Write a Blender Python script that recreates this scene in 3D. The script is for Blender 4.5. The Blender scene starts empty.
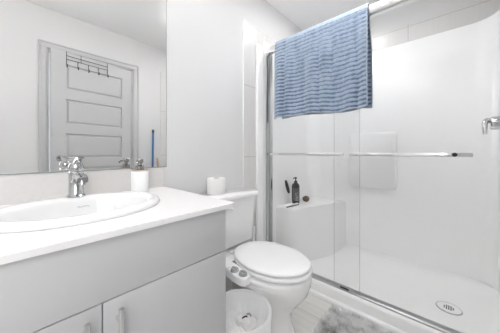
import bpy, bmesh, math, random
from mathutils import Vector, Matrix, noise
random.seed(7)
C = bpy.context.scene.collection
SC = bpy.context.scene
PI = math.pi

# ------------------------------------------------------------------ camera, light, exposure
H = 1.035                                    # height of the lens above the floor
CEIL = 2.395
YL, YR, XB, XF = 1.22, -0.36, 2.38, -0.90    # wall planes: mirror side, door side, shower back, behind the camera
cd = bpy.data.cameras.new('camera'); cam = bpy.data.objects.new('camera', cd); C.objects.link(cam)
cd.sensor_width = 36; cd.lens = 218 / 500 * 36; cd.shift_y = -13.5 / 500; cd.clip_start = 0.01
fw = math.atan2(218, 202)                    # heading measured from +Y towards +X
cam.location = (0, 0, H); cam.rotation_euler = (PI / 2, 0, -math.atan2(218, 202) + 0.0)
SC.camera = cam
W = bpy.data.worlds.new('world'); SC.world = W; W.use_nodes = True
W.node_tree.nodes['Background'].inputs[0].default_value = (.86, .93, 1, 1)
W.node_tree.nodes['Background'].inputs[1].default_value = 0.7
def area(name, loc, sx, sy, power, rot=(0, 0, 0), col=(1, .99, .985), shape='RECTANGLE'):
    l = bpy.data.lights.new(name, 'AREA'); l.shape = shape; l.size = sx; l.size_y = sy
    l.energy = power; l.color = col
    o = bpy.data.objects.new(name, l); C.objects.link(o); o.location = loc; o.rotation_euler = rot
    return o
def bulb(name, loc, r, power, col=(1, .975, .95)):
    l = bpy.data.lights.new(name, 'POINT'); l.shadow_soft_size = r; l.energy = power; l.color = col
    o = bpy.data.objects.new(name, l); C.objects.link(o); o.location = loc
    return o
LX, LY = 1.24, .46                           # ceiling lamp, added out of view as fill
SLX, SLY = 1.74, .68                         # shower lamp, added out of view to brighten the stall
area('ceiling_fill_light', (LX, LY, CEIL - .125), .46, .46, 2.4, shape='DISK')
area('shower_fill_light', (SLX, SLY, CEIL - .012), .20, .20, 3.6, shape='DISK')
area('window_fill_light', (-.48, YR + .012, 1.45), .60, 1.02, 8, rot=(PI / 2, 0, PI), col=(1, .985, .975))  # fill light at the added window, lifts the vanity front and floor
area('vanity_fill_up', (.20, 1.08, 2.20), .9, .10, 9.5, rot=(math.radians(180 - 35), 0, 0))  # fill bounced off the ceiling from the added vanity lamp
area('vanity_fill_down', (.20, 1.10, 2.12), .6, .06, .4, rot=(math.radians(-50), 0, 0))  # weak downward fill below the added vanity lamp
SC.cycles.diffuse_bounces = 8; SC.cycles.max_bounces = 16; SC.cycles.transparent_max_bounces = 16; SC.cycles.glossy_bounces = 6
vs = SC.view_settings
vs.view_transform = 'Standard'; vs.look = 'None'; vs.gamma = 1; vs.use_curve_mapping = False
vs.exposure = 0.3

# ------------------------------------------------------------------ materials
def mat(name, col, rough=.5, metal=0, spec=.5, coat=0, bump=None, var=None):
    m = bpy.data.materials.new(name); m.use_nodes = True
    nt = m.node_tree; b = nt.nodes['Principled BSDF']
    b.inputs['Base Color'].default_value = (*col, 1); b.inputs['Roughness'].default_value = rough
    b.inputs['Metallic'].default_value = metal; b.inputs['Specular IOR Level'].default_value = spec
    b.inputs['Coat Weight'].default_value = coat; b.inputs['Coat Roughness'].default_value = .06
    tc = nt.nodes.new('ShaderNodeTexCoord')
    if bump:
        n = nt.nodes.new('ShaderNodeTexNoise'); n.inputs['Scale'].default_value = bump[0]; n.inputs['Detail'].default_value = 4
        bp = nt.nodes.new('ShaderNodeBump'); bp.inputs['Strength'].default_value = bump[1]; bp.inputs['Distance'].default_value = .004
        nt.links.new(tc.outputs['Object'], n.inputs['Vector']); nt.links.new(n.outputs['Fac'], bp.inputs['Height'])
        nt.links.new(bp.outputs['Normal'], b.inputs['Normal'])
    if var:
        n = nt.nodes.new('ShaderNodeTexNoise'); n.inputs['Scale'].default_value = var[0]; n.inputs['Detail'].default_value = 5
        r = nt.nodes.new('ShaderNodeValToRGB')
        r.color_ramp.elements[0].position = .3; r.color_ramp.elements[1].position = .7
        r.color_ramp.elements[0].color = (*[c * (1 - var[1]) for c in col], 1); r.color_ramp.elements[1].color = (*[min(1, c * (1 + var[1])) for c in col], 1)
        nt.links.new(tc.outputs['Object'], n.inputs['Vector']); nt.links.new(n.outputs['Fac'], r.inputs[0])
        nt.links.new(r.outputs[0], b.inputs['Base Color'])
    return m
M_wall = mat('wall_paint', (.70, .695, .695), .6, bump=(180, .06))
M_ceil = mat('ceiling_paint', (.88, .875, .87), .8, bump=(90, .15))
M_trim = mat('trim_paint', (.54, .54, .545), .35)
M_door = mat('door_paint', (.52, .52, .525), .38)
M_white = mat('white_plastic', (.89, .89, .89), .3)
M_porc = mat('porcelain', (.89, .89, .887), .08, coat=.3)
M_sink = mat('basin_glaze', (.80, .80, .798), .08, coat=.3)
M_rail = mat('satin_rail', (.80, .80, .80), .22, metal=1)
M_bar = mat('bar_chrome', (.78, .78, .78), .10, metal=1)
M_acryl = mat('acrylic', (.93, .93, .928), .26, spec=.3)
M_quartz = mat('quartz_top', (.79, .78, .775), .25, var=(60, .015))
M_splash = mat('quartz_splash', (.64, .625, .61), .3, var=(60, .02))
M_cab = mat('cabinet_paint', (.53, .53, .532), .42, var=(3, .02))
M_cabin = mat('cabinet_inside', (.30, .30, .30), .7)
M_chrome = mat('chrome', (.52, .525, .53), .06, metal=1)
M_nickel = mat('brushed_nickel', (.50, .50, .50), .28, metal=1, bump=(300, .05))
M_dark = mat('dark_metal', (.06, .06, .065), .35, metal=.6)
M_black = mat('black_plastic', (.012, .012, .013), .3)
M_rubber = mat('dark_rubber', (.03, .03, .032), .7)
M_knob = mat('grey_knob', (.42, .43, .44), .3, metal=.5)
M_gold = mat('bamboo_ring', (.60, .49, .39), .5, var=(40, .15))
M_blue = mat('blue_handle', (.045, .16, .36), .35)
M_wood = mat('pale_wood', (.56, .44, .33), .55, var=(30, .2))
M_paper = mat('tissue_paper', (.84, .83, .82), .95, bump=(160, .4))
M_card = mat('cardboard', (.20, .17, .145), .9)
M_brown = mat('brown_loofah', (.16, .095, .07), .85, var=(45, .6), bump=(80, 1))
M_label = mat('bottle_label', (.10, .10, .10), .5)
M_print = mat('label_print', (.50, .50, .48), .6)
M_greyprint = mat('grey_print', (.38, .36, .35), .6)
M_bag = mat('bin_bag', (.92, .925, .925), .35, bump=(25, .5))
M_mirror = mat('mirror_silver', (.90, .905, .90), .0, metal=1)
M_edge = mat('glass_edge', (.36, .40, .40), .15)
M_grout = mat('grout', (.55, .54, .53), .8)
M_lamp = mat('opal_shade', (.9, .9, .88), .4)
nt = M_lamp.node_tree; nt.nodes['Principled BSDF'].inputs['Emission Color'].default_value = (1, .97, .93, 1)
nt.nodes['Principled BSDF'].inputs['Emission Strength'].default_value = 2.5  # glowing shade of the added lamps

M_track = mat('track_metal', (.42, .42, .43), .35, metal=1)
M_frost = mat('fill_pane', (.85, .86, .87), .5)
fn = M_frost.node_tree.nodes['Principled BSDF']; fn.inputs['Emission Color'].default_value = (.93, .97, 1, 1); fn.inputs['Emission Strength'].default_value = 2  # glowing pane of the added window
def glass_mat():
    m = bpy.data.materials.new('clear_glass'); m.use_nodes = True; nt = m.node_tree
    nt.nodes.clear(); N = nt.nodes.new; L = nt.links.new
    out = N('ShaderNodeOutputMaterial'); mix = N('ShaderNodeMixShader')
    tr = N('ShaderNodeBsdfTransparent'); tr.inputs[0].default_value = (.99, .992, .99, 1)
    gl = N('ShaderNodeBsdfGlossy'); gl.inputs['Roughness'].default_value = .015
    lw = N('ShaderNodeLayerWeight'); lw.inputs[0].default_value = .5
    p = N('ShaderNodeMath'); p.operation = 'POWER'; p.inputs[1].default_value = 4.5
    ma = N('ShaderNodeMath'); ma.operation = 'MULTIPLY_ADD'; ma.inputs[1].default_value = .9; ma.inputs[2].default_value = .025
    L(lw.outputs['Facing'], p.inputs[0]); L(p.outputs[0], ma.inputs[0]); L(ma.outputs[0], mix.inputs[0])
    L(tr.outputs[0], mix.inputs[1]); L(gl.outputs[0], mix.inputs[2]); L(mix.outputs[0], out.inputs[0])
    return m
M_glass = glass_mat()

def brick_mat(name, c1, c2, mortar, bw, rh, ms, offset, axes, rough, grain=None, loc=(0, 0)):
    """tiles / planks; axes = which object axes run along the row and across it"""
    m = bpy.data.materials.new(name); m.use_nodes = True; nt = m.node_tree; N = nt.nodes.new; L = nt.links.new
    b = nt.nodes['Principled BSDF']; b.inputs['Roughness'].default_value = rough
    tc = N('ShaderNodeTexCoord'); sp = N('ShaderNodeSeparateXYZ'); cb = N('ShaderNodeCombineXYZ')
    L(tc.outputs['Object'], sp.inputs[0])
    for i, a in enumerate(axes):
        ad = N('ShaderNodeMath'); ad.operation = 'ADD'; ad.inputs[1].default_value = loc[i]
        L(sp.outputs[a], ad.inputs[0]); L(ad.outputs[0], cb.inputs[i])
    br = N('ShaderNodeTexBrick'); br.offset = offset; br.squash = 1
    br.inputs['Scale'].default_value = 1; br.inputs['Brick Width'].default_value = bw; br.inputs['Row Height'].default_value = rh
    br.inputs['Mortar Size'].default_value = ms; br.inputs['Mortar Smooth'].default_value = .1; br.inputs['Bias'].default_value = 0
    br.inputs['Color1'].default_value = (*c1, 1); br.inputs['Color2'].default_value = (*c2, 1); br.inputs['Mortar'].default_value = (*mortar, 1)
    L(cb.outputs[0], br.inputs['Vector'])
    if grain:
        mp = N('ShaderNodeMapping'); mp.inputs['Scale'].default_value = grain[0]; L(cb.outputs[0], mp.inputs[0])
        n = N('ShaderNodeTexNoise'); n.inputs['Scale'].default_value = 1; n.inputs['Detail'].default_value = 6; L(mp.outputs[0], n.inputs['Vector'])
        r = N('ShaderNodeValToRGB'); r.color_ramp.elements[0].position = .3; r.color_ramp.elements[1].position = .72
        k = grain[1]; r.color_ramp.elements[0].color = (k, k, k * .985, 1); r.color_ramp.elements[1].color = (1, 1, 1, 1)
        L(n.outputs['Fac'], r.inputs[0])
        mx = N('ShaderNodeMix'); mx.data_type = 'RGBA'; mx.blend_type = 'MULTIPLY'; mx.inputs[0].default_value = 1
        L(br.outputs['Color'], mx.inputs[6]); L(r.outputs[0], mx.inputs[7]); L(mx.outputs[2], b.inputs['Base Color'])
    else:
        L(br.outputs['Color'], b.inputs['Base Color'])
    return m
M_floor = brick_mat('plank_floor', (.86, .845, .82), (.80, .785, .76), (.62, .605, .585), 1.2, .2, .003, .37, (1, 0), .4, grain=((3, 40, 1), .78), loc=(.3, .11))
M_tileL = brick_mat('side_tile', (.72, .71, .705), (.70, .69, .685), (.50, .49, .48), .30, .575, .003, 0, (0, 2), .3, grain=((60, 3, 1), .93), loc=(-.029, .145))
M_tileB = brick_mat('back_tile', (.72, .71, .705), (.70, .69, .685), (.52, .51, .50), .60, .575, .003, 0, (1, 2), .3, grain=((60, 3, 1), .95), loc=(-.285, .145))

# ------------------------------------------------------------------ mesh helpers
def obj(name, bm, m, parent=None, smooth=True, local=False, angle=40):
    """link a bmesh (world coordinates, or the parent's when local) as one mesh object"""
    if parent is not None and not local:
        p = Vector((0, 0, 0)); q = parent
        while q: p += q.location; q = q.parent
        bmesh.ops.translate(bm, verts=bm.verts, vec=-p)
    bmesh.ops.recalc_face_normals(bm, faces=bm.faces)
    me = bpy.data.meshes.new(name); bm.to_mesh(me); bm.free()
    for x in (m if isinstance(m, (list, tuple)) else [m]): me.materials.append(x)
    if smooth:
        me.polygons.foreach_set('use_smooth', [True] * len(me.polygons))
        me.set_sharp_from_angle(angle=math.radians(angle))
    o = bpy.data.objects.new(name, me); C.objects.link(o)
    if parent is not None: o.parent = parent
    return o
def thing(name, label, cat, loc, rz=0, group=None):
    o = bpy.data.objects.new(name, None); C.objects.link(o); o.empty_display_size = .05
    o.location = loc; o.rotation_euler = (0, 0, rz); return tag(o, label, cat, group)
def tag(o, label, cat, group=None):
    o['label'] = label; o['category'] = cat
    if group: o['group'] = group
    return o
def centre(o):
    """move a one-mesh thing's origin to the middle of its base"""
    vs_ = [v.co for v in o.data.vertices]
    c = Vector(((min(v.x for v in vs_) + max(v.x for v in vs_)) / 2, (min(v.y for v in vs_) + max(v.y for v in vs_)) / 2, min(v.z for v in vs_)))
    o.data.transform(Matrix.Translation(-c)); o.location = c; return o
def struct(o): o['kind'] = 'structure'; return o
def box(bm, x0, x1, y0, y1, z0, z1, bev=0, seg=2):
    n = len(bm.verts)
    r = bmesh.ops.create_cube(bm, size=1)
    for v in r['verts']:
        v.co = Vector(((x0 + x1) / 2 + v.co.x * (x1 - x0), (y0 + y1) / 2 + v.co.y * (y1 - y0), (z0 + z1) / 2 + v.co.z * (z1 - z0)))
    if bev:
        es = {e for v in r['verts'] for e in v.link_edges}
        bmesh.ops.bevel(bm, geom=list(es), offset=bev, segments=seg, profile=.5, affect='EDGES')
    return bm
def bx(*a, **k): return box(bmesh.new(), *a, **k)
def loft(bm, loops, cap0=True, cap1=True, closed=True):
    rows = [[bm.verts.new(p) for p in l] for l in loops]
    n = len(rows[0])
    for a, b in zip(rows, rows[1:]):
        for i in range(n if closed else n - 1):
            j = (i + 1) % n
            bm.faces.new((a[i], a[j], b[j], b[i]))
    if cap0: bm.faces.new(rows[0][::-1])
    if cap1: bm.faces.new(rows[-1])
    return bm
def lathe(bm, prof, c, n=40, sx=1, sy=1, cap0=True, cap1=True):
    """profile of (radius, z) turned about the vertical through c"""
    return loft(bm, [[(c[0] + r * sx * math.cos(2 * PI * i / n), c[1] + r * sy * math.sin(2 * PI * i / n), c[2] + z) for i in range(n)] for r, z in prof], cap0, cap1)
def tube(bm, pts, r, n=12, caps=True):
    pts = [Vector(p) for p in pts]; rs = r if isinstance(r, (list, tuple)) else [r] * len(pts)
    t0 = (pts[1] - pts[0]).normalized()
    nrm = t0.orthogonal().normalized(); loops = []
    for i, p in enumerate(pts):
        a = pts[max(0, i - 1)]; b = pts[min(len(pts) - 1, i + 1)]
        t = (b - a).normalized(); nrm = (nrm - t * nrm.dot(t)).normalized(); bn = t.cross(nrm)
        loops.append([p + (nrm * math.cos(2 * PI * k / n) + bn * math.sin(2 * PI * k / n)) * rs[i] for k in range(n)])
    return loft(bm, loops, caps, caps)
def spline(pts, n=8):
    pts = [Vector(p) for p in pts]; out = []
    P = [pts[0] * 2 - pts[1]] + pts + [pts[-1] * 2 - pts[-2]]
    for i in range(1, len(P) - 2):
        for k in range(n):
            t = k / n; a, b, c, d = P[i - 1:i + 3]
            out.append(.5 * ((2 * b) + (c - a) * t + (2 * a - 5 * b + 4 * c - d) * t * t + (3 * b - a - 3 * c + d) * t ** 3))
    return out + [pts[-1]]
def rrect(x0, x1, y0, y1, r, z, n=6):
    r = min(r, (x1 - x0) / 2 - 1e-4, (y1 - y0) / 2 - 1e-4); out = []
    for cx, cy, a0 in ((x1 - r, y1 - r, 0), (x0 + r, y1 - r, 90), (x0 + r, y0 + r, 180), (x1 - r, y0 + r, 270)):
        for k in range(n + 1):
            a = math.radians(a0 + 90 * k / n); out.append((cx + r * math.cos(a), cy + r * math.sin(a), z))
    return out
def prism(bm, poly, z0, z1, bev=0, seg=3, top_only=False):
    v0 = [bm.verts.new((x, y, z0)) for x, y in poly]; v1 = [bm.verts.new((x, y, z1)) for x, y in poly]
    n = len(poly); bm.faces.new(v0[::-1]); t = bm.faces.new(v1)
    for i in range(n): bm.faces.new((v0[i], v0[(i + 1) % n], v1[(i + 1) % n], v1[i]))
    if bev: bmesh.ops.bevel(bm, geom=list(t.edges), offset=bev, segments=seg, profile=.5, affect='EDGES')
    return bm
def extr_y(bm, prof, y0, y1):
    """profile of (x, z) extruded along y"""
    return loft(bm, [[(x, y, z) for x, z in prof] for y in (y0, y1)])

# ------------------------------------------------------------------ the room
struct(obj('floor', bx(XF - .1, XB + .1, YR - .1, YL + .1, -.06, 0), M_floor, smooth=False))
struct(obj('ceiling', bx(XF - .1, XB + .1, YR - .1, YL + .1, CEIL, CEIL + .06), M_ceil, smooth=False))
struct(obj('wall_left', bx(XF - .1, XB + .1, YL, YL + .1, 0, CEIL), M_wall, smooth=False))
struct(obj('wall_back', bx(XB, XB + .1, YR, YL, 0, CEIL), M_wall, smooth=False))
struct(obj('wall_front', bx(XF - .1, XF, YR, YL, 0, CEIL), M_wall, smooth=False))
DX0, DX1, DZ = .207, .955, 2.022
WX0, WX1, WZ0, WZ1 = -.80, -.16, .92, 1.98
bm = bx(XF - .1, WX0, YR - .1, YR, 0, CEIL); box(bm, WX1, DX0, YR - .1, YR, 0, CEIL); box(bm, WX0, WX1, YR - .1, YR, 0, WZ0); box(bm, WX0, WX1, YR - .1, YR, WZ1, CEIL); box(bm, DX1, XB + .1, YR - .1, YR, 0, CEIL); box(bm, DX0, DX1, YR - .1, YR, DZ, CEIL)
struct(obj('wall_right', bm, M_wall, smooth=False))
win = struct(bpy.data.objects.new('added_window_1', None)); C.objects.link(win); win.location = (-.48, YR - .05, WZ0)  # unseen window, added beside the door as a source of fill light
bm = bmesh.new(); loft(bm, [[(x, y, z) for x, z in ((WX0 + d, WZ0 + d), (WX1 - d, WZ0 + d), (WX1 - d, WZ1 - d), (WX0 + d, WZ1 - d))] for d, y in ((0, YR - .09), (0, YR + .006), (.03, YR + .006), (.03, YR - .09), (0, YR - .09))], False, False)
obj('added_window_frame', bm, M_white, win, smooth=False)
obj('fill_pane', bx(WX0 + .03, WX1 - .03, YR - .05, YR - .044, WZ0 + .03, WZ1 - .03), M_frost, win, smooth=False)
# tiled strips that frame the shower
struct(obj('trim_1', bx(1.236, 1.42, YL - .009, YL, 0, 2.085), M_tileL, smooth=False))
bm = bx(1.232, 1.236, YL - .0115, YL, 0, 2.09); box(bm, 1.232, XB, YL - .0115, YL, 2.085, 2.09)
struct(obj('trim_2', bm, M_white, smooth=False))
struct(obj('trim_3', bx(1.42, XB, YL - .009, YL, 1.9, 2.085), M_tileL, smooth=False))
struct(obj('trim_4', bx(XB - .012, XB, YR + .012, YL - .012, 1.9, 2.185), M_tileB, smooth=False))
struct(obj('trim_5', bx(1.29, XB - .012, YR, YR + .009, 0, 2.09), M_tileL, smooth=False))
# baseboards
struct(obj('baseboard_left', bx(.56, 1.232, YL - .012, YL, 0, .09, bev=.004), M_trim))
struct(obj('baseboard_right', bx(1.03, 1.29, YR, YR + .012, 0, .09, bev=.004), M_trim))
struct(obj('baseboard_front', bx(XF, XF + .012, YR, YL, 0, .09, bev=.004), M_trim))
# door casing and jamb
bm = bmesh.new()
for x0, x1 in ((DX0 - .062, DX0 - .002), (DX1 + .002, DX1 + .062)):
    box(bm, x0, x1, YR, YR + .012, 0, DZ + .055, bev=.003)
    box(bm, x0 + (.0 if x0 < .5 else .046), x0 + (.014 if x0 < .5 else .06), YR, YR + .02, 0, DZ + .055, bev=.003)
box(bm, DX0 - .062, DX1 + .062, YR, YR + .0125, DZ + .002, DZ + .057, bev=.003)
box(bm, DX0 - .062, DX1 + .062, YR, YR + .02, DZ + .043, DZ + .0575, bev=.003)
struct(obj('trim_6', bm, M_trim))
bm = bx(DX0 - .002, DX0 + .012, YR - .1, YR + .002, 0, DZ); box(bm, DX1 - .008, DX1 + .002, YR - .1, YR + .002, 0, DZ); box(bm, DX0, DX1, YR - .1, YR + .002, DZ - .01, DZ + .002)
struct(obj('trim_7', bm, M_trim, smooth=False))
# the door leaf, slightly ajar into the room
ANG = math.radians(-6.5); HX, HY = DX1 - .012, YR + .002; LW = .722; LH = 2.004
door = struct(bpy.data.objects.new('door_1', None)); C.objects.link(door); door.location = (HX, HY, 0); door.rotation_euler = (0, 0, ANG)
bm = bmesh.new(); TH = .035
st, rows = .108, [(1.885 - .331 * i, 1.648 - .331 * i) for i in range(5)]
rows[-1] = (rows[-1][0], .25)
box(bm, -LW, -LW + st, -TH, 0, .01, LH); box(bm, -st, 0, -TH, 0, .01, LH)
zs = [LH] + [z for r in rows for z in r] + [.01]
for a, b in zip(zs[0::2], zs[1::2]): box(bm, -LW + st, -st, -TH, 0, b, a)
obj('door_frame', bm, M_door, door, smooth=False, local=True)
for a, b in rows:
    bm = bmesh.new(); x0, x1 = -LW + st, -st
    def fr(d, y): return [(x0 + d, y, b + d), (x1 - d, y, b + d), (x1 - d, y, a - d), (x0 + d, y, a - d)]
    loft(bm, [fr(-.001, -TH + .004), fr(-.001, -.002), fr(.004, -.015), fr(.012, -.015), fr(.026, -.005)])
    obj('door_panel', bm, M_door, door, smooth=False, local=True)
bm = bmesh.new()
tube(bm, [(-LW + .065, 0, .985), (-LW + .065, .009, .985)], .029, 24); tube(bm, [(-LW + .065, .009, .985), (-LW + .065, .05, .985)], .011, 16)
tube(bm, spline([(-LW + .06, .05, .985), (-LW + .10, .052, .986), (-LW + .17, .046, .984)]), .0095, 12)
obj('door_handle', bm, M_chrome, door, local=True)
for z in (1.80, 1.03, .25):
    bm = bx(-.002, .014, .0, .004, z - .045, z + .045); tube(bm, [(.004, .008, z - .047), (.004, .008, z + .047)], .0065, 10)
    obj('door_hinge', bm, M_nickel, door, local=True)
# over-door rack of hooks
rack = thing('hook_rack', 'thin wire over-door hook rack hanging at the top of the panelled door', 'hook rack', (HX, HY, LH)); rack.rotation_euler = (0, 0, ANG)
rx0, rx1 = -LW + .112, -LW + .462
bm = bmesh.new()
for x in (rx0, (rx0 + rx1) / 2 - .06, rx1):
    tube(bm, [(x, -.04, -.03), (x, -.04, .003), (x, .006, .003), (x, .006, -.115 if x != (rx0 + rx1) / 2 - .06 else -.07)], .0024, 6)
for z in (-.036, -.07): tube(bm, [(rx0 - .004, .009, z), (rx1 + .004, .009, z)], .0027, 6)
obj('wire_frame', bm, M_dark, rack, local=True)
for i in range(5):
    x = rx0 + (rx1 - rx0) * i / 4
    bm = tube(bmesh.new(), spline([(x, .01, -.07), (x, .012, -.135), (x, .03, -.15), (x, .042, -.125)], 5), .0032, 6)
    obj('hook', bm, M_dark, rack, local=True)

# ------------------------------------------------------------------ unseen lamps added above the frame to light the room evenly
lamp = thing('added_ceiling_lamp', 'round white flush ceiling lamp added out of view above the middle of the room', 'lamp', (LX, LY, CEIL))
obj('lamp_base', lathe(bmesh.new(), [(.2, -.018), (.2, 0)], (LX, LY, CEIL)), M_nickel, lamp)
obj('lamp_shade', lathe(bmesh.new(), [(.21, -.018), (.225, -.035), (.215, -.06), (.15, -.08), (.03, -.088)], (LX, LY, CEIL)), M_lamp, lamp)
lamp = thing('added_vanity_lamp', 'long bar lamp added out of view on the wall above the mirror', 'lamp', (.15, YL, 2.16))
obj('wall_plate', bx(-.17, .47, YL - .03, YL, 2.13, 2.20, bev=.006), M_chrome, lamp)
obj('lamp_shade', tube(bmesh.new(), [(-.16, YL - .06, 2.165), (.46, YL - .06, 2.165)], .03, 20), M_lamp, lamp)
lamp = thing('added_shower_lamp', 'small round recessed lamp added out of view in the ceiling over the shower', 'lamp', (SLX, SLY, CEIL))
obj('trim_ring', lathe(bmesh.new(), [(.085, 0), (.11, 0), (.108, -.008), (.085, -.006), (.085, 0)], (SLX, SLY, CEIL), cap0=False, cap1=False), M_white, lamp)

# ------------------------------------------------------------------ vanity
VX0, VX1, VY0 = -.255, .553, .64
KT = .826                                      # underside of the counter
van = thing('vanity_cabinet', 'light grey slab-front bathroom vanity cabinet under the white countertop', 'cabinet', ((VX0 + VX1) / 2, .93, 0))
for x0 in (VX0, VX1 - .018): obj('side_panel', bx(x0, x0 + .018, VY0 + .02, YL - .005, 0, KT), M_cab, van, smooth=False)
obj('bottom_panel', bx(VX0 + .018, VX1 - .018, VY0 + .022, YL - .006, .1, .118), M_cabin, van, smooth=False)
obj('back_panel', bx(VX0 + .018, VX1 - .018, YL - .014, YL - .006, .118, KT - .01), M_cabin, van, smooth=False)
obj('front_rail', bx(VX0 + .018, VX1 - .018, VY0 + .022, VY0 + .04, .62, .70), M_cabin, van, smooth=False)
obj('toe_kick', bx(VX0 + .018, VX1 - .018, VY0 + .07, VY0 + .085, 0, .1), M_cab, van, smooth=False)
GAP = .660; SPL = .149
obj('drawer_front', bx(VX0, VX1, VY0, VY0 + .019, GAP + .0015, KT - .004, bev=.0012), M_cab, van)
for x0, x1, hx in ((VX0, SPL - .0015, SPL - .036), (SPL + .0015, VX1, SPL + .034)):
    d = obj('door', bx(x0, x1, VY0, VY0 + .019, .10, GAP - .0015, bev=.0012), M_cab, van)
    bm = tube(bmesh.new(), [(hx, VY0 - .028, .49), (hx, VY0 - .028, .642)], .0062, 16)
    for z in (.524, .608): tube(bm, [(hx, VY0, z), (hx, VY0 - .028, z)], [.006, .0045], 12)
    obj('handle', bm, M_rail, d)
# countertop with an oval cut-out for the basin
CT0, CT1, CX0, CX1, CY0 = KT, .843, VX0 - .02, .583, .618
SX, SY, SA, SB = .160, .925, .250, .205
top = thing('countertop', 'white stone countertop with upstand on the grey vanity', 'countertop', ((CX0 + CX1) / 2, .92, KT))
bm = bmesh.new()
def rect_pt(a):
    dx, dy = math.cos(a), math.sin(a); t = 1e9
    if abs(dx) > 1e-9: t = min(t, ((CX1 if dx > 0 else CX0) - SX) / dx)
    if abs(dy) > 1e-9: t = min(t, ((YL - .002 if dy > 0 else CY0) - SY) / dy)
    return SX + dx * t, SY + dy * t
angs = sorted([2 * PI * i / 64 for i in range(64)] + [math.atan2(y - SY, x - SX) % (2 * PI) for x in (CX0, CX1) for y in (CY0, YL - .002)])
rings = []
for z in (CT0, CT1 - .0015, CT1):
    e = .0015 if z == CT1 else 0
    rings.append([(SX + (x - SX) * (1 - e / .4), SY + (y - SY) * (1 - e / .3), z) for x, y in map(rect_pt, angs)])
inn = [[(SX + (SA - .025) * math.cos(a), SY + (SB - .025) * math.sin(a), z) for a in angs] for z in (CT1, CT0)]
loft(bm, rings + inn + [rings[0]], False, False); bmesh.ops.remove_doubles(bm, verts=bm.verts, dist=1e-5)
obj('slab', bm, M_quartz, top, smooth=False)
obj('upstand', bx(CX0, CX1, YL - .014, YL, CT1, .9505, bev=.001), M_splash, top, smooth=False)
# mirror
mir = thing('wall_mirror', 'large frameless wall mirror above the countertop', 'mirror', (.15, YL, .952))
MX0, MX1, MZ0, MZ1 = CX0, .600, .953, 2.06
bm = bmesh.new()
def mr(d, y): return [(MX0 + d, y, MZ0 + d), (MX1 - d, y, MZ0 + d), (MX1 - d, y, MZ1 - d), (MX0 + d, y, MZ1 - d)]
loft(bm, [mr(0, YL - .001), mr(0, YL - .004), mr(.004, YL - .006)])
o = obj('glass_pane', bm, [M_mirror, M_edge], mir, smooth=False)
for p in o.data.polygons:
    if abs(p.normal.y) < .99: p.material_index = 1
# ------------------------------------------------------------------ basin
sink = thing('wash_basin', 'white oval drop-in wash basin set in the white countertop', 'sink', (SX, SY, CT1))
bm = bmesh.new()
def el(k, z, dy=0, n=72, inn=0): return [(SX + (SA - k) * math.cos(2 * PI * i / n), SY + dy + (SB - k) * math.sin(2 * PI * i / n), CT1 + z) for i in range(n)]
def bowl(f, z, n=72):
    a, b, dy = .205 * f, .150 * f, -.022
    return [(SX + a * math.cos(2 * PI * i / n), SY + dy + b * math.sin(2 * PI * i / n), CT1 + z) for i in range(n)]
loft(bm, [el(.022, -.004), el(.003, 0), el(0, .006), el(.004, .015), el(.012, .0205), el(.022, .022),
          bowl(1.03, .0195), bowl(1.0, .014), bowl(.985, .004), bowl(.955, -.025), bowl(.90, -.06), bowl(.80, -.092), bowl(.62, -.115), bowl(.35, -.127), bowl(.12, -.131)], False, True)
obj('basin', bm, M_sink, sink, angle=60)
dc = (SX, SY - .022, CT1 - .131)
obj('drain', lathe(bmesh.new(), [(.026, 0), (.026, .004), (.020, .005), (.016, .002), (.014, .007), (.004, .009)], dc), M_chrome, sink)
bm = bmesh.new()
pts = [(SX + .002 + .0042 * i, SY - .022 + .1415, CT1 - .015 + (.0035 if i % 2 else -.0015) * (1 if i % 3 else .4)) for i in range(10)]
tube(bm, [Vector(p) for p in pts], .0011, 6)
mark = obj('maker_mark', bm, M_greyprint, sink); mark['label'] = 'small grey script mark inside the basin'
# ------------------------------------------------------------------ tap
FX, FY, FZ = .165, 1.087, CT1 + .0205
tap = thing('basin_tap', 'chrome single-lever tap standing at the back of the oval basin', 'tap', (FX, FY, FZ))
bm = lathe(bmesh.new(), [(.030, 0), (.031, .004), (.028, .008), (.0245, .014), (.0235, .06), (.0245, .088), (.0245, .096), (.021, .1)], (FX, FY, FZ), n=32)
obj('body', bm, M_chrome, tap)
bm = bmesh.new()
sp = []
for k in range(13):
    t = k / 12; y = FY - .006 - .112 * t; z = FZ + .062 + .030 * math.sin(t * 2.3) - .010 * t; hw = .019 - .003 * t; hh = .015 - .005 * t
    sp.append([(FX + x, y, z + q) for x, q in ((-hw, -hh * .6), (-hw * .6, -hh), (hw * .6, -hh), (hw, -hh * .6), (hw, hh * .6), (hw * .6, hh), (-hw * .6, hh), (-hw, hh * .6))])
loft(bm, sp); tube(bm, [(FX, FY - .108, FZ + .075), (FX, FY - .110, FZ + .056)], .0105, 16)
obj('spout', bm, M_chrome, tap)
bm = lathe(bmesh.new(), [(.0225, .1015), (.0245, .104), (.0245, .122), (.020, .131), (.006, .134)], (FX, FY, FZ), n=32)
lv = []
for k in range(9):
    t = k / 8; y = FY - .004 - .085 * t; z = FZ + .124 + .030 * t + .006 * math.sin(t * PI); hw = .013 - .003 * t; hh = .006 - .002 * t
    lv.append([(FX + x, y, z + q) for x, q in ((-hw, -hh * .5), (-hw * .6, -hh), (hw * .6, -hh), (hw, -hh * .5), (hw, hh * .5), (hw * .6, hh), (-hw * .6, hh), (-hw, hh * .5))])
loft(bm, lv); obj('lever', bm, M_chrome, tap)
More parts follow.
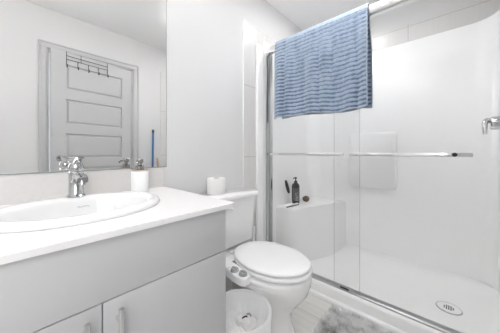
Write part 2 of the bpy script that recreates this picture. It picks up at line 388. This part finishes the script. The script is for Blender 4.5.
# ------------------------------------------------------------------ soap dispenser by the basin
DXp, DYp = .415, 1.118
dis = thing('soap_dispenser', 'white cylindrical soap dispenser with chrome pump on the counter beside the basin', 'soap dispenser', (DXp, DYp, CT1))
obj('bottle', lathe(bmesh.new(), [(.036, 0), (.0385, .003), (.0385, .103), (.037, .105)], (DXp, DYp, CT1)), M_white, dis)
obj('collar', lathe(bmesh.new(), [(.0375, .1), (.038, .102), (.038, .106), (.036, .068)], (DXp, DYp, CT1 + .005)), M_gold, dis)['label'] = 'bamboo coloured ring'
bm = lathe(bmesh.new(), [(.019, .068), (.019, .124), (.015, .127), (.010, .128), (.010, .138), (.016, .140), (.0165, .156), (.013, .159)], (DXp, DYp, CT1 + .005), n=28)
tube(bm, [(DXp, DYp, CT1 + .15), (DXp - .022, DYp - .022, CT1 + .149), (DXp - .027, DYp - .027, CT1 + .141)], .0048, 10)
obj('pump', bm, mat('pump_chrome', (.42, .41, .40), .12, metal=1), dis)

# ------------------------------------------------------------------ toilet
TX = .985
toi = thing('toilet', 'white close-coupled toilet with closed lid between the vanity and shower', 'toilet', (TX, .9, 0))
def egg(cy, w, f, b, z, n=56, ef=2.0, eb=2.5):
    out = []
    for i in range(n):
        a = 2 * PI * i / n; c, s = math.cos(a), math.sin(a)
        e = ef if s < 0 else eb; L = f if s < 0 else b
        out.append((TX + w * math.copysign(abs(c) ** (2 / e), c), cy + L * math.copysign(abs(s) ** (2 / e), s), z))
    return out
bm = loft(bmesh.new(), [egg(.86, .128, .285, .20, 0), egg(.86, .126, .282, .2, .02), egg(.86, .116, .262, .2, .06), egg(.86, .104, .235, .2, .13), egg(.85, .104, .225, .2, .19),
    egg(.83, .120, .25, .2, .25), egg(.80, .143, .265, .2, .31), egg(.77, .170, .25, .215, .355), egg(.755, .184, .237, .235, .385), egg(.755, .183, .236, .235, .398), egg(.755, .176, .23, .23, .404)])
obj('bowl', bm, M_porc, toi, angle=60)
bm = loft(bmesh.new(), [rrect(TX - .10, TX + .10, .93, 1.17, .05, .0), rrect(TX - .10, TX + .10, .93, 1.17, .05, .25), rrect(TX - .14, TX + .14, .90, 1.19, .05, .33), rrect(TX - .165, TX + .165, .90, 1.20, .05, .37), rrect(TX - .165, TX + .165, .90, 1.20, .05, .404)])
obj('rear_deck', bm, M_porc, toi, angle=60)
obj('seat', loft(bmesh.new(), [egg(.755, .174, .236, .215, .414, eb=2.15), egg(.755, .178, .240, .22, .418, eb=2.15), egg(.755, .178, .240, .22, .430, eb=2.15), egg(.755, .174, .236, .216, .434, eb=2.15)], True, True), M_porc, toi, angle=60)
obj('lid', loft(bmesh.new(), [egg(.757, .170, .228, .220, .4385, eb=2.15), egg(.757, .175, .234, .226, .443, eb=2.15), egg(.757, .175, .234, .226, .450, eb=2.15), egg(.757, .168, .225, .218, .4565, eb=2.15), egg(.757, .115, .15, .15, .4605), egg(.757, .03, .04, .04, .462)]), M_white, toi, angle=60)
for s in (-1, 1): obj('lid_hinge', tube(bmesh.new(), [(TX + s * .075 - .022, .985, .430), (TX + s * .075 + .022, .985, .430)], .010, 14), M_white, toi)
bm = loft(bmesh.new(), [rrect(TX - .165, TX + .165, 1.045, 1.19, .03, .425), rrect(TX - .175, TX + .175, 1.035, 1.197, .032, .44), rrect(TX - .185, TX + .185, 1.018, 1.203, .03, .739)])
obj('tank', bm, M_porc, toi, angle=60)
bm = loft(bmesh.new(), [rrect(TX - .190, TX + .190, 1.008, 1.205, .035, .740), rrect(TX - .200, TX + .200, .995, 1.210, .035, .745), rrect(TX - .200, TX + .200, .995, 1.210, .035, .764), rrect(TX - .193, TX + .193, 1.002, 1.206, .033, .770)])
obj('tank_lid', bm, M_porc, toi, angle=60)
bm = tube(bmesh.new(), [(TX - .135, 1.03, .70), (TX - .135, 1.008, .70)], .014, 16); tube(bm, spline([(TX - .135, 1.008, .70), (TX - .10, 1.003, .695), (TX - .06, 1.005, .685)]), .0075, 10)
obj('flush_lever', bm, M_white, toi)
# bidet attachment between seat and bowl
bm = prism(bmesh.new(), [(.83, .985), (.835, .90), (.822, .82), (.815, .765), (.803, .742), (.782, .732), (.758, .736), (.745, .752), (.745, .80), (.756, .865), (.785, .945), (.805, .985)], .388, .425, bev=.009)
box(bm, .81, TX + .17, .93, .99, .4045, .4135, bev=.003)
bid = obj('bidet_attachment', bm, M_white, toi); bid['label'] = 'white bidet control arm beside the seat'
for kx, ky in ((.774, .826), (.777, .768)):
    bm = lathe(bmesh.new(), [(.021, 0), (.022, .004), (.0195, .014), (.017, .016), (.004, .0165)], (kx, ky, .424), n=28)
    box(bm, kx - .003, kx + .003, ky - .015, ky + .015, .437, .445, bev=.0015)
    obj('knob', bm, M_knob, bid)['label'] = 'grey round control knob'
for ix, iy in ((.800, .862), (.776, .872)): obj('indicator', lathe(bmesh.new(), [(.0035, 0), (.0035, .001)], (ix, iy, .425), n=10), M_greyprint, bid)
# water supply
sup = thing('water_supply_valve', 'chrome shut-off valve with braided hose on the wall left of the toilet', 'valve', (.74, YL, .17))
bm = tube(bmesh.new(), [(.74, YL, .17), (.74, YL - .008, .17)], .028, 20); tube(bm, [(.74, YL, .17), (.74, YL - .07, .17)], .009, 12); tube(bm, [(.74, YL - .055, .155), (.74, YL - .055, .205)], .011, 12)
obj('valve_body', bm, M_chrome, sup)
obj('valve_handle', tube(bmesh.new(), [(.74, YL - .07, .17), (.74, YL - .09, .17)], .018, 16), M_chrome, sup)
obj('hose', tube(bmesh.new(), spline([(.74, YL - .055, .205), (.725, YL - .06, .27), (.74, YL - .08, .36), (.785, YL - .10, .418)]), .006, 10), M_nickel, sup)
obj('bidet_hose', tube(bmesh.new(), spline([(.74, YL - .055, .19), (.70, YL - .12, .27), (.70, .99, .33), (.765, .90, .385)]), .005, 10), M_rubber, sup)
# toilet roll on the tank
roll = thing('toilet_roll', 'white toilet paper roll standing on the tank lid', 'toilet roll', (.903, 1.140, .770))
bm = lathe(bmesh.new(), [(.021, .0), (.058, .0), (.060, .003), (.060, .097), (.058, .1), (.022, .1), (.021, .097), (.021, 0)], (.903, 1.140, .7705), cap0=False, cap1=False)
obj('paper', bm, M_paper, roll)
obj('core', lathe(bmesh.new(), [(.0205, .001), (.0205, .099), (.019, .099), (.019, .001)], (.903, 1.140, .7705), cap0=False, cap1=False), M_card, roll)
# toilet brush
br = thing('toilet_brush', 'white toilet brush with upright handle in the corner right of the tank', 'toilet brush', (1.245, 1.12, 0))
obj('holder', lathe(bmesh.new(), [(.045, 0), (.05, .005), (.046, .12), (.04, .125), (.036, .12), (.04, .01)], (1.245, 1.12, 0), n=32), M_white, br)
obj('handle', lathe(bmesh.new(), [(.008, .02), (.008, .12), (.011, .2), (.0125, .38), (.0145, .46), (.012, .474), (.004, .478)], (1.245, 1.12, 0), n=20), M_white, br)

# ------------------------------------------------------------------ waste bin
BX, BY, BH, BR = .702, .709, .323, .138
bn = thing('waste_bin', 'small round white waste bin with a white bag beside the vanity', 'bin', (BX, BY, 0))
obj('bucket', lathe(bmesh.new(), [(.092, 0), (.096, .004), (.128, BH - .02), (BR - .003, BH - .012), (BR - .003, BH), (BR - .007, BH), (.123, BH - .02), (.09, .008)], (BX, BY, 0), n=48), M_white, bn)
bm = bmesh.new(); loops = []
for j, (r, z) in enumerate([(.139, BH - .075), (.1405, BH - .03), (.1415, BH - .003), (.1385, BH + .004), (.131, BH - .002), (.123, BH - .04), (.116, BH - .08), (.104, BH - .115), (.07, BH - .135), (.02, BH - .14)]):
    L_ = []
    for i in range(120):
        a = 2 * PI * i / 120
        w = noise.noise(Vector((math.cos(a) * 4, math.sin(a) * 4, z * 7))) * (.004 if j > 4 else .0016) + math.sin(a * 23 + z * 14) * (.0018 if j > 4 else .0008)
        dz = (.006 * math.sin(a * 5) + .005 * math.sin(a * 13) if j == 0 else 0) + noise.noise(Vector((math.cos(a) * 3, math.sin(a) * 3, j))) * .002
        rr = r + (w if j > 4 else abs(w)); L_.append((BX + rr * math.cos(a), BY + rr * math.sin(a), z + dz))
    loops.append(L_)
loft(bm, loops, False, True); obj('bin_bag', bm, M_bag, bn, angle=80)
def crumple(name, c, r, m, label, sq=.7, seed=0):
    bm = bmesh.new(); bmesh.ops.create_icosphere(bm, subdivisions=4, radius=r)
    for v in bm.verts:
        k = 1 + .45 * noise.noise(v.co * 28 + Vector((seed, 0, 0))) + .22 * noise.noise(v.co * 70 + Vector((0, seed, 0)))
        v.co = Vector((v.co.x * k, v.co.y * k, v.co.z * k * sq)) + Vector(c)
    return tag(centre(obj(name, bm, m, angle=25)), label, 'tissue')
crumple('crumpled_tissue', (BX - .045, BY - .02, BH - .105), .052, M_paper, 'crumpled white tissue lying in the left of the bin', seed=3)
crumple('crumpled_tissue', (BX + .05, BY + .02, BH - .105), .046, M_paper, 'crumpled white tissue lying in the right of the bin', seed=9)
bm = tube(bmesh.new(), spline([(BX + .022, BY + .012, BH - .062), (BX + .034, BY + .004, BH - .056), (BX + .045, BY + .002, BH - .062)]), .0032, 8)
tag(centre(obj('litter_scrap', bm, M_rubber)), 'dark scrap lying on the tissues in the bin, left one', 'scrap')
bm = tube(bmesh.new(), spline([(BX + .06, BY + .018, BH - .066), (BX + .066, BY + .006, BH - .062), (BX + .064, BY - .006, BH - .066)]), .004, 8)
tag(centre(obj('litter_scrap', bm, M_knob)), 'grey scrap lying on the tissues in the bin, right one', 'scrap')

# ------------------------------------------------------------------ shower tray and surround
tray = thing('shower_tray', 'white acrylic shower tray with a raised front kerb', 'shower tray', (1.9, .45, 0))
def tl(x0, x1, y0, y1, r, z): return rrect(x0, x1, y0, y1, r, z, 10)
SYL, SYR, SXB = 1.187, -.232, 2.318
bm = loft(bmesh.new(), [tl(1.474, 2.36, -.34, 1.205, .004, .001), tl(1.474, 2.36, -.34, 1.205, .006, .02), tl(1.479, 2.36, -.34, 1.205, .006, .027), tl(1.490, 2.36, -.34, 1.205, .006, .031), tl(1.495, 2.36, -.34, 1.205, .006, .08), tl(1.499, 2.36, -.34, 1.205, .006, .093), tl(1.508, 2.36, -.34, 1.205, .006, .1),
     tl(1.588, SXB + .004, SYR - .004, SYL + .004, .12, .1), tl(1.598, SXB - .004, SYR + .004, SYL - .004, .12, .096), tl(1.606, SXB - .02, SYR + .02, SYL - .02, .12, .085), tl(1.615, SXB - .05, SYR + .045, SYL - .045, .12, .074), tl(1.63, SXB - .10, SYR + .08, SYL - .08, .12, .066), tl(1.66, SXB - .16, SYR + .12, SYL - .12, .12, .058), tl(1.80, 1.94, -.06, .10, .05, .051)])
obj('pan', bm, M_acryl, tray, angle=50)
dp = (1.872, .015, .0515)
dr = obj('drain', lathe(bmesh.new(), [(.060, -.002), (.060, .002), (.056, .0035), (.052, .002), (.018, .002)], dp, n=40), M_acryl, tray)
obj('drain_rim', lathe(bmesh.new(), [(.0575, .0), (.0645, .0), (.063, .0028), (.0595, .0035)], dp, n=40, cap0=False, cap1=False), M_nickel, dr)
bm = bmesh.new()
for i in range(-2, 3):
    for j in range(-2, 3):
        if abs(i) + abs(j) < 4: lathe(bm, [(.0037, .002), (.0037, .0032)], (dp[0] + i * .0105, dp[1] + j * .0105, dp[2]), n=10)
obj('drain_holes', bm, M_dark, dr)
sur = thing('shower_surround', 'glossy white moulded acrylic shower surround behind the glass doors', 'shower surround', (1.9, .45, .1))
def upath(d, r):
    """U-shaped plan of the surround, d outwards"""
    out = [(1.462, SYL + d)]
    for cx, cy, a0 in ((SXB - r, SYL - r, 90), (SXB - r, SYR + r, 0)):
        for k in range(13):
            a = math.radians(a0 - 90 * k / 12); out.append((cx + (r + d) * math.cos(a), cy + (r + d) * math.sin(a)))
    return out + [(1.462, SYR - d)]
ui, uo = upath(0, .13), upath(.022, .13)
bm = bmesh.new()
plan = ui + uo[::-1]
loft(bm, [[(x, y, z) for x, y in plan] for z in (.1005, 1.99)] + [[(x, y, 2.0) for x, y in upath(.004, .13) + uo[::-1]]])
obj('wall_panel', bm, M_acryl, sur, angle=50)
bm = loft(bmesh.new(), [rrect(1.372, 1.452, 1.184, 1.2105, .006, .1005, 3), rrect(1.372, 1.452, 1.184, 1.2105, .006, 1.935, 3), rrect(1.377, 1.447, 1.189, 1.2105, .006, 1.945, 3)])
obj('front_flange', bm, M_white, sur, angle=50)
bm = loft(bmesh.new(), [rrect(1.40, 1.4615, -.345, SYR + .015, .006, .1005, 3), rrect(1.40, 1.4615, -.345, SYR + .015, .006, 1.945, 3)])
obj('front_flange', bm, M_white, sur, angle=50)
# moulded seat in the left corner
SZ = .548
def fillet(poly, rad, n=7):
    out = []; m = len(poly)
    for i, p in enumerate(poly):
        r = rad[i]
        if r == 0: out.append(p); continue
        P, A, B = Vector(p), Vector(poly[i - 1]), Vector(poly[(i + 1) % m])
        a, b = P + (A - P).normalized() * r, P + (B - P).normalized() * r
        for k in range(n + 1):
            t = k / n; q = a * (1 - t) ** 2 + P * 2 * t * (1 - t) + b * t * t; out.append((q.x, q.y))
    return out
seat = fillet([(1.632, 1.1865), (1.628, 1.02), (1.95, .875), (2.3175, .80), (2.3175, 1.06), (2.20, 1.1865)], [0, .10, .2, 0, 0, 0])
obj('corner_seat', prism(bmesh.new(), seat, .06, SZ, bev=.028, seg=5), M_acryl, sur, angle=50)
# shallow moulded soap tray on the back wall
def stl(x, y0, y1, z0, z1, r):
    return [(x, p[0], p[1]) for p in rrect(y0, y1, z0, z1, r, 0, 6)]
bm = loft(bmesh.new(), [stl(SXB - .001, .36, .765, .70, 1.23, .04), stl(SXB - .030, .365, .76, .705, 1.225, .04), stl(SXB - .038, .372, .753, .712, 1.218, .034)])
obj('soap_tray', bm, M_acryl, sur, angle=60)

# ------------------------------------------------------------------ sliding glass doors
en = thing('shower_door', 'frameless sliding glass shower door with chrome rail and two towel bars', 'shower door', (1.53, .47, .1))
HXc, HZc = 1.53, 1.932
prof = [(HXc + .029 * math.copysign(abs(math.cos(a)) ** .6, math.cos(a)), HZc + .033 * math.copysign(abs(math.sin(a)) ** .6, math.sin(a))) for a in [2 * PI * i / 32 for i in range(32)]]
obj('header_rail', extr_y(bmesh.new(), prof, SYR + .001, SYL - .001), M_rail, en, angle=50)
bm = bx(1.478, 1.562, 1.172, SYL - .001, .124, 1.90, bev=.003); obj('jamb_channel', bm, M_chrome, en)
bm = bx(1.500, 1.560, SYR + .001, SYR + .016, .122, 1.90, bev=.003); obj('jamb_channel', bm, M_chrome, en)
obj('bottom_track', extr_y(bmesh.new(), [(1.516, .1), (1.568, .1), (1.568, .108), (1.560, .113), (1.524, .113), (1.516, .108)], SYR + .001, SYL - .001), M_track, en, smooth=False)
def pane(x, y0, y1, bar_y0, bar_y1, side, label):
    bm = bx(x - .003, x + .003, y0, y1, .114, 1.905)
    o = obj('glass_panel', bm, [M_glass, M_edge], en, smooth=False); o['label'] = label
    for p in o.data.polygons:
        if abs(p.normal.y) > .9: p.material_index = 1
    bxx = x + side * .040; zb = 1.026
    bm = bx(bxx - .0045, bxx + .0045, bar_y0, bar_y1, zb - .010, zb + .010, bev=.002)
    b = obj('towel_bar', bm, M_bar, o)
    for y in (bar_y0 + .065, bar_y1 - .03):
        bm = tube(bmesh.new(), [(x + side * .0035, y, zb), (x + side * .036, y, zb)], .007, 14); tube(bm, [(x + side * .0035, y, zb), (x + side * .008, y, zb)], .011, 18)
        tube(bm, [(x - side * .0035, y, zb), (x - side * .008, y, zb)], .011, 18)
        obj('bar_post', bm, M_chrome, b)
        if y < .1: obj('bar_screw', tube(bmesh.new(), [(bxx - .0045, y, zb), (bxx - .009, y, zb)], .0105, 18), M_rubber, b)
pane(1.523, .440, 1.169, .527, 1.14, -1, 'left sliding glass panel in front')
pane(1.551, SYR + .018, .618, -.075, .50, -1, 'right sliding glass panel behind the other')
obj('door_guide', bx(1.5145, 1.5195, .505, .565, .1135, .1235, bev=.002), M_dark, en)
obj('door_bumper', bx(1.562, 1.585, SYR + .016, SYR + .035, .125, .15, bev=.004), M_rubber, en)

# ------------------------------------------------------------------ shower valve on the right end wall
vl = thing('shower_valve', 'chrome shower valve with curved lever on the right end of the surround', 'shower valve', (1.96, SYR, 1.215))
vc = Vector((1.96, SYR, 1.215))
bm = bmesh.new()
rings_ = []
for r, d in ((.085, 0), (.085, .004), (.078, .011), (.055, .016), (.042, .018), (.040, .055), (.034, .062), (.004, .064)):
    rings_.append([(vc.x + r * math.cos(2 * PI * i / 40), vc.y + d, vc.z + r * math.sin(2 * PI * i / 40)) for i in range(40)])
loft(bm, rings_); obj('escutcheon', bm, M_chrome, vl)
bm = tube(bmesh.new(), spline([vc + Vector((0, .03, .0)), vc + Vector((-.010, .066, .016)), vc + Vector((-.030, .084, .008)), vc + Vector((-.043, .088, -.030)), vc + Vector((-.048, .087, -.068))]), [.019 - .0003 * i for i in range(33)], 14)
obj('lever', bm, M_chrome, vl)

# ------------------------------------------------------------------ things on the corner seat
bp = (1.862, 1.118, SZ)
bt = thing('pump_bottle', 'black pump bottle with a pale printed label on the shower corner seat', 'bottle', bp)
obj('bottle', lathe(bmesh.new(), [(.034, 0), (.037, .004), (.037, .165), (.034, .18), (.02, .195), (.014, .20)], bp, n=36), M_black, bt)
bm = lathe(bmesh.new(), [(.0155, .2), (.0155, .216), (.006, .218), (.006, .236), (.012, .238), (.012, .25), (.008, .252)], bp, n=20)
tube(bm, spline([(bp[0], bp[1], bp[2] + .244), (bp[0] - .022, bp[1] + .006, bp[2] + .245), (bp[0] - .032, bp[1] + .008, bp[2] + .236)], 4), .005, 10)
obj('pump', bm, M_black, bt)
lb = []
va = math.atan2(-bp[1], -bp[0])
for k in range(11): lb.append(va - .9 + 1.8 * k / 10)
bm = loft(bmesh.new(), [[(bp[0] + .0374 * math.cos(a), bp[1] + .0374 * math.sin(a), bp[2] + z) for a in lb] for z in (.03, .15)], False, False, closed=False)
lab = obj('label', bm, M_label, bt)
bm = bmesh.new()
for k in range(26):                                   # leafy print on the right half of the label
    a = va + random.uniform(-.05, .95); z = random.uniform(.03, .115) * (1 - .2 * abs(a - va - .4)); da, dz = random.uniform(.04, .12), random.uniform(.003, .009); sl = random.uniform(-.008, .008)
    loft(bm, [[(bp[0] + .0379 * math.cos(q), bp[1] + .0379 * math.sin(q), bp[2] + zz) for q, zz in ((a - da, z + sl), (a, z - dz), (a + da, z - sl), (a, z + dz))]], False, True)
obj('label_print', bm, M_print, lab, smooth=False)
# squeegee
q0 = Vector((1.735, 1.085, SZ))
sq = thing('squeegee', 'white shower squeegee with black grip leaning on the wall above the corner seat', 'squeegee', q0)
bd = Vector((.93, -.12, 0)).normalized()
bm = bmesh.new()
P0, P1 = q0 - bd * .085 + Vector((-.01, -.01, .012)), q0 + bd * .085 + Vector((-.01, -.01, .012))
tube(bm, [P0, P1], .0085, 10); obj('head', bm, M_white, sq)
bm = tube(bmesh.new(), [P0 + Vector((0, -.010, -.0075)), P1 + Vector((0, -.010, -.0075))], .0042, 6); obj('blade', bm, M_rubber, sq)
hb = (P0 + P1) / 2; ht = hb + Vector((-.035, .045, .225))
obj('stem', tube(bmesh.new(), [hb, hb.lerp(ht, .5)], [.008, .008], 12), M_white, sq)
gr_ = [hb.lerp(ht, .48 + .52 * k / 6) for k in range(7)]
obj('grip', tube(bmesh.new(), gr_, [.009, .013, .0145, .015, .0145, .013, .008], 14), M_black, sq)
# loofah
bm = bmesh.new(); bmesh.ops.create_icosphere(bm, subdivisions=4, radius=.032)
for v in bm.verts:
    v.co *= 1 + .16 * noise.noise(v.co * 60); v.co.z *= .9; v.co += Vector((1.985, 1.075, SZ + .0285))
tag(centre(obj('bath_sponge', bm, M_brown)), 'small round brown bath sponge right of the black pump bottle', 'sponge')

# ------------------------------------------------------------------ towel over the rail
def towel_mat():
    m = bpy.data.materials.new('striped_terry'); m.use_nodes = True; nt = m.node_tree; N = nt.nodes.new; L = nt.links.new
    b = nt.nodes['Principled BSDF']; b.inputs['Roughness'].default_value = .95; b.inputs['Sheen Weight'].default_value = .25
    b.inputs['Specular IOR Level'].default_value = .1
    uv = N('ShaderNodeUVMap'); uv.uv_map = 'UVMap'; sp = N('ShaderNodeSeparateXYZ'); L(uv.outputs[0], sp.inputs[0])
    mp = N('ShaderNodeMapping'); mp.inputs['Scale'].default_value = (60, 60, 1); L(uv.outputs[0], mp.inputs[0])
    n1 = N('ShaderNodeTexNoise'); n1.inputs['Scale'].default_value = 1; n1.inputs['Detail'].default_value = 3; L(mp.outputs[0], n1.inputs['Vector'])
    w = N('ShaderNodeMath'); w.operation = 'MULTIPLY_ADD'; w.inputs[1].default_value = .012; L(n1.outputs['Fac'], w.inputs[0]); L(sp.outputs[1], w.inputs[2])
    f = N('ShaderNodeMath'); f.operation = 'MULTIPLY'; f.inputs[1].default_value = 2 * PI / PITCH; L(w.outputs[0], f.inputs[0])
    s = N('ShaderNodeMath'); s.operation = 'SINE'; L(f.outputs[0], s.inputs[0])
    m3 = N('ShaderNodeMapping'); m3.inputs['Scale'].default_value = (34, 7, 1); L(uv.outputs[0], m3.inputs[0])
    n3 = N('ShaderNodeTexNoise'); n3.inputs['Scale'].default_value = 1; n3.inputs['Detail'].default_value = 3; L(m3.outputs[0], n3.inputs['Vector'])
    q3 = N('ShaderNodeMath'); q3.operation = 'MULTIPLY_ADD'; q3.inputs[1].default_value = 2.4; q3.inputs[2].default_value = -1.25; L(n3.outputs['Fac'], q3.inputs[0])
    q4 = N('ShaderNodeMath'); q4.operation = 'ADD'; L(s.outputs[0], q4.inputs[0]); L(q3.outputs[0], q4.inputs[1])
    r = N('ShaderNodeMapRange'); r.inputs[1].default_value = -1; r.inputs[2].default_value = 1; L(q4.outputs[0], r.inputs[0])
    cr = N('ShaderNodeValToRGB'); e = cr.color_ramp.elements
    e[0].position = .22; e[0].color = (.115, .165, .255, 1); e[1].position = .66; e[1].color = (.44, .52, .645, 1)
    L(r.outputs[0], cr.inputs[0])
    n2 = N('ShaderNodeTexNoise'); n2.inputs['Scale'].default_value = 420; n2.inputs['Detail'].default_value = 2; L(uv.outputs[0], n2.inputs['Vector'])
    r2 = N('ShaderNodeMapRange'); r2.inputs[1].default_value = .3; r2.inputs[2].default_value = .7; r2.inputs[3].default_value = .78; r2.inputs[4].default_value = 1.15; L(n2.outputs['Fac'], r2.inputs[0])
    mx = N('ShaderNodeMix'); mx.data_type = 'RGBA'; mx.blend_type = 'MULTIPLY'; mx.inputs[0].default_value = 1
    L(cr.outputs[0], mx.inputs[6]); L(r2.outputs[0], mx.inputs[7]); L(mx.outputs[2], b.inputs['Base Color'])
    bp_ = N('ShaderNodeBump'); bp_.inputs['Strength'].default_value = .7; bp_.inputs['Distance'].default_value = .004; L(n2.outputs['Fac'], bp_.inputs['Height']); L(bp_.outputs[0], b.inputs['Normal'])
    return m
PITCH = .0285
M_towel = towel_mat(); M_hem = mat('towel_hem', (.42, .48, .56), .95, bump=(300, .6))
tw = thing('bath_towel', 'blue ridged bath towel hanging over the chrome shower rail', 'towel', (HXc, .73, 1.32))
RT = .044; ZT = HZc + .004; LF, LB = .615, .600; ARC = PI * RT; NY, NS = 170, 330; TY0, TY1 = .385, 1.088
def tpos(u, s, off=0):
    """u 0..1 from right hem to left hem, s along the length from the front hem over the rail to the back hem"""
    if s < LF: x, z, d, sg = HXc - RT, ZT - (LF - s), LF - s, -1
    elif s < LF + ARC:
        a = (s - LF) / RT; x, z, d, sg = HXc - RT * math.cos(a), ZT + RT * math.sin(a), 0, 0
    else: d = s - LF - ARC; x, z, sg = HXc + RT, ZT - d, 1
    y = TY0 + (TY1 - TY0) * u + (.012 * (1 - u) * sg if sg > 0 else 0)
    k = min(1, d / .25); k = k * k * (3 - 2 * k)
    fold = 1.5 * (.011 * math.sin(u * 17 + .8 + d * 1.5) + .007 * math.sin(u * 31 + 2.1 - d * 2) + .006 * noise.noise(Vector((u * 6, d * 5, sg)))) * (.15 + .85 * k)
    ridge = .0028 * math.sin(2 * PI * s / PITCH + .4 * noise.noise(Vector((u * 12, s * 20, 3)))) + .0015 * noise.noise(Vector((u * 60, s * 70, 1)))
    if sg == -1: x += -.008 * k + -abs(fold) * 1.15 - ridge
    elif sg == 1: x += .010 * k + abs(fold) + ridge
    else: z += ridge * .8
    y += .008 * k * math.sin(u * 9 + 1) + (-.012 * k * (1 - u)) + (.006 * d / .6 * (u - .5))
    z += (-.008 * math.sin(u * 6.5) - .012 * noise.noise(Vector((u * 5, 9, sg)))) * min(1, d / .5)
    if sg == 0: z -= .002
    return (x, y, z)
bm = bmesh.new(); uvl = bm.loops.layers.uv.new('UVMap'); Ltot = LF + ARC + LB
grid = [[bm.verts.new(tpos(i / NY, Ltot * j / NS)) for i in range(NY + 1)] for j in range(NS + 1)]
for j in range(NS):
    for i in range(NY):
        f_ = bm.faces.new((grid[j][i], grid[j][i + 1], grid[j + 1][i + 1], grid[j + 1][i]))
        for lp, (a, b) in zip(f_.loops, ((i, j), (i + 1, j), (i + 1, j + 1), (i, j + 1))): lp[uvl].uv = (a / NY * .72, Ltot * b / NS)
o = obj('cloth', bm, M_towel, tw, angle=180)
md = o.modifiers.new('thickness', 'SOLIDIFY'); md.thickness = .005; md.offset = 0
bm = bmesh.new()
for s_ in (0.002, Ltot - .002): tube(bm, [tpos(i / 80, s_) for i in range(81)], .0045, 8)
for u_ in (.001, .999): tube(bm, [tpos(u_, Ltot * j / 160) for j in range(161)], .004, 8)
obj('hem', bm, M_hem, tw)

# ------------------------------------------------------------------ bath mat
def mat_col():
    m = mat('mat_pile', (.6, .6, .6), .95); nt = m.node_tree; N = nt.nodes.new; L = nt.links.new
    tc = N('ShaderNodeTexCoord'); n = N('ShaderNodeTexNoise'); n.inputs['Scale'].default_value = 15; n.inputs['Detail'].default_value = 6; n.inputs['Roughness'].default_value = .65
    r = N('ShaderNodeValToRGB'); e = r.color_ramp.elements; e[0].position = .33; e[0].color = (.42, .43, .42, 1); e[1].position = .53; e[1].color = (.95, .95, .945, 1)
    L(tc.outputs['Object'], n.inputs['Vector']); L(n.outputs['Fac'], r.inputs[0]); L(r.outputs[0], nt.nodes['Principled BSDF'].inputs['Base Color']); return m
M_mat = mat_col()
RX0, RX1, RY0, RY1 = 1.13, 1.462, -.20, .59
rug = thing('bath_mat', 'fluffy mottled grey and white bath mat on the floor before the shower kerb', 'bath mat', ((RX0 + RX1) / 2, (RY0 + RY1) / 2, 0))
obj('backing', loft(bmesh.new(), [rrect(RX0, RX1, RY0, RY1, .05, .001), rrect(RX0, RX1, RY0, RY1, .05, .010)]), M_mat, rug)
bm = bmesh.new()
for k in range(15000):
    x, y = random.uniform(RX0 + .004, RX1 - .012), random.uniform(RY0 + .004, RY1 - .004)
    cxr, cyr = min(max(x, RX0 + .05), RX1 - .05), min(max(y, RY0 + .05), RY1 - .05)
    if (x - cxr) ** 2 + (y - cyr) ** 2 > .0024: continue
    a = random.uniform(0, 2 * PI); h = random.uniform(.014, .026); w = .0022; lx, ly = random.gauss(0, .006), random.gauss(0, .006)
    dx, dy = w * math.cos(a), w * math.sin(a)
    if x + lx > RX1 - .002: lx = -abs(lx)
    v = [bm.verts.new(p) for p in ((x - dx, y - dy, .009), (x + dx, y + dy, .009), (x + dx * .8 + lx * .5, y + dy * .8 + ly * .5, .009 + h * .6), (x - dx * .8 + lx * .5, y - dy * .8 + ly * .5, .009 + h * .6), (x + lx, y + ly, .009 + h))]
    bm.faces.new(v[:4]); bm.faces.new((v[3], v[2], v[4]))
pile = obj('pile', bm, M_mat, rug, smooth=False); pile['kind'] = 'stuff'

# ------------------------------------------------------------------ broom and brush against the door-side wall (seen in the mirror)
bq = thing('broom', 'broom with blue handle and dark tip against the white wall, seen in the mirror', 'broom', (1.165, YR + .07, 0))
hb, ht = Vector((1.15, YR + .075, .10)), Vector((1.185, YR + .026, 1.33))
obj('handle', tube(bmesh.new(), [hb, hb.lerp(ht, .965)], .0125, 14), M_blue, bq)
obj('handle_tip', tube(bmesh.new(), [hb.lerp(ht, .965), hb.lerp(ht, .99), ht], [.0135, .0135, .008], 14), M_black, bq)
bm = loft(bmesh.new(), [rrect(1.05, 1.21, YR + .05, YR + .10, .01, .07), rrect(1.06, 1.20, YR + .055, YR + .095, .01, .11)]); obj('head', bm, M_blue, bq)
bm = loft(bmesh.new(), [rrect(1.04, 1.22, YR + .03, YR + .115, .01, .001), rrect(1.055, 1.205, YR + .053, YR + .097, .01, .07)]); obj('bristles', bm, M_black, bq)['kind'] = 'stuff'
bq = thing('plunger', 'plunger with pale wooden handle beside the blue broom, seen in the mirror', 'plunger', (1.30, YR + .085, 0))
obj('handle', tube(bmesh.new(), [(1.30, YR + .085, .08), (1.235, YR + .03, .975)], .011, 14), M_wood, bq)
obj('cup', lathe(bmesh.new(), [(.055, .001), (.058, .01), (.05, .05), (.025, .085), (.014, .1)], (1.30, YR + .085, 0), n=28), M_rubber, bq)
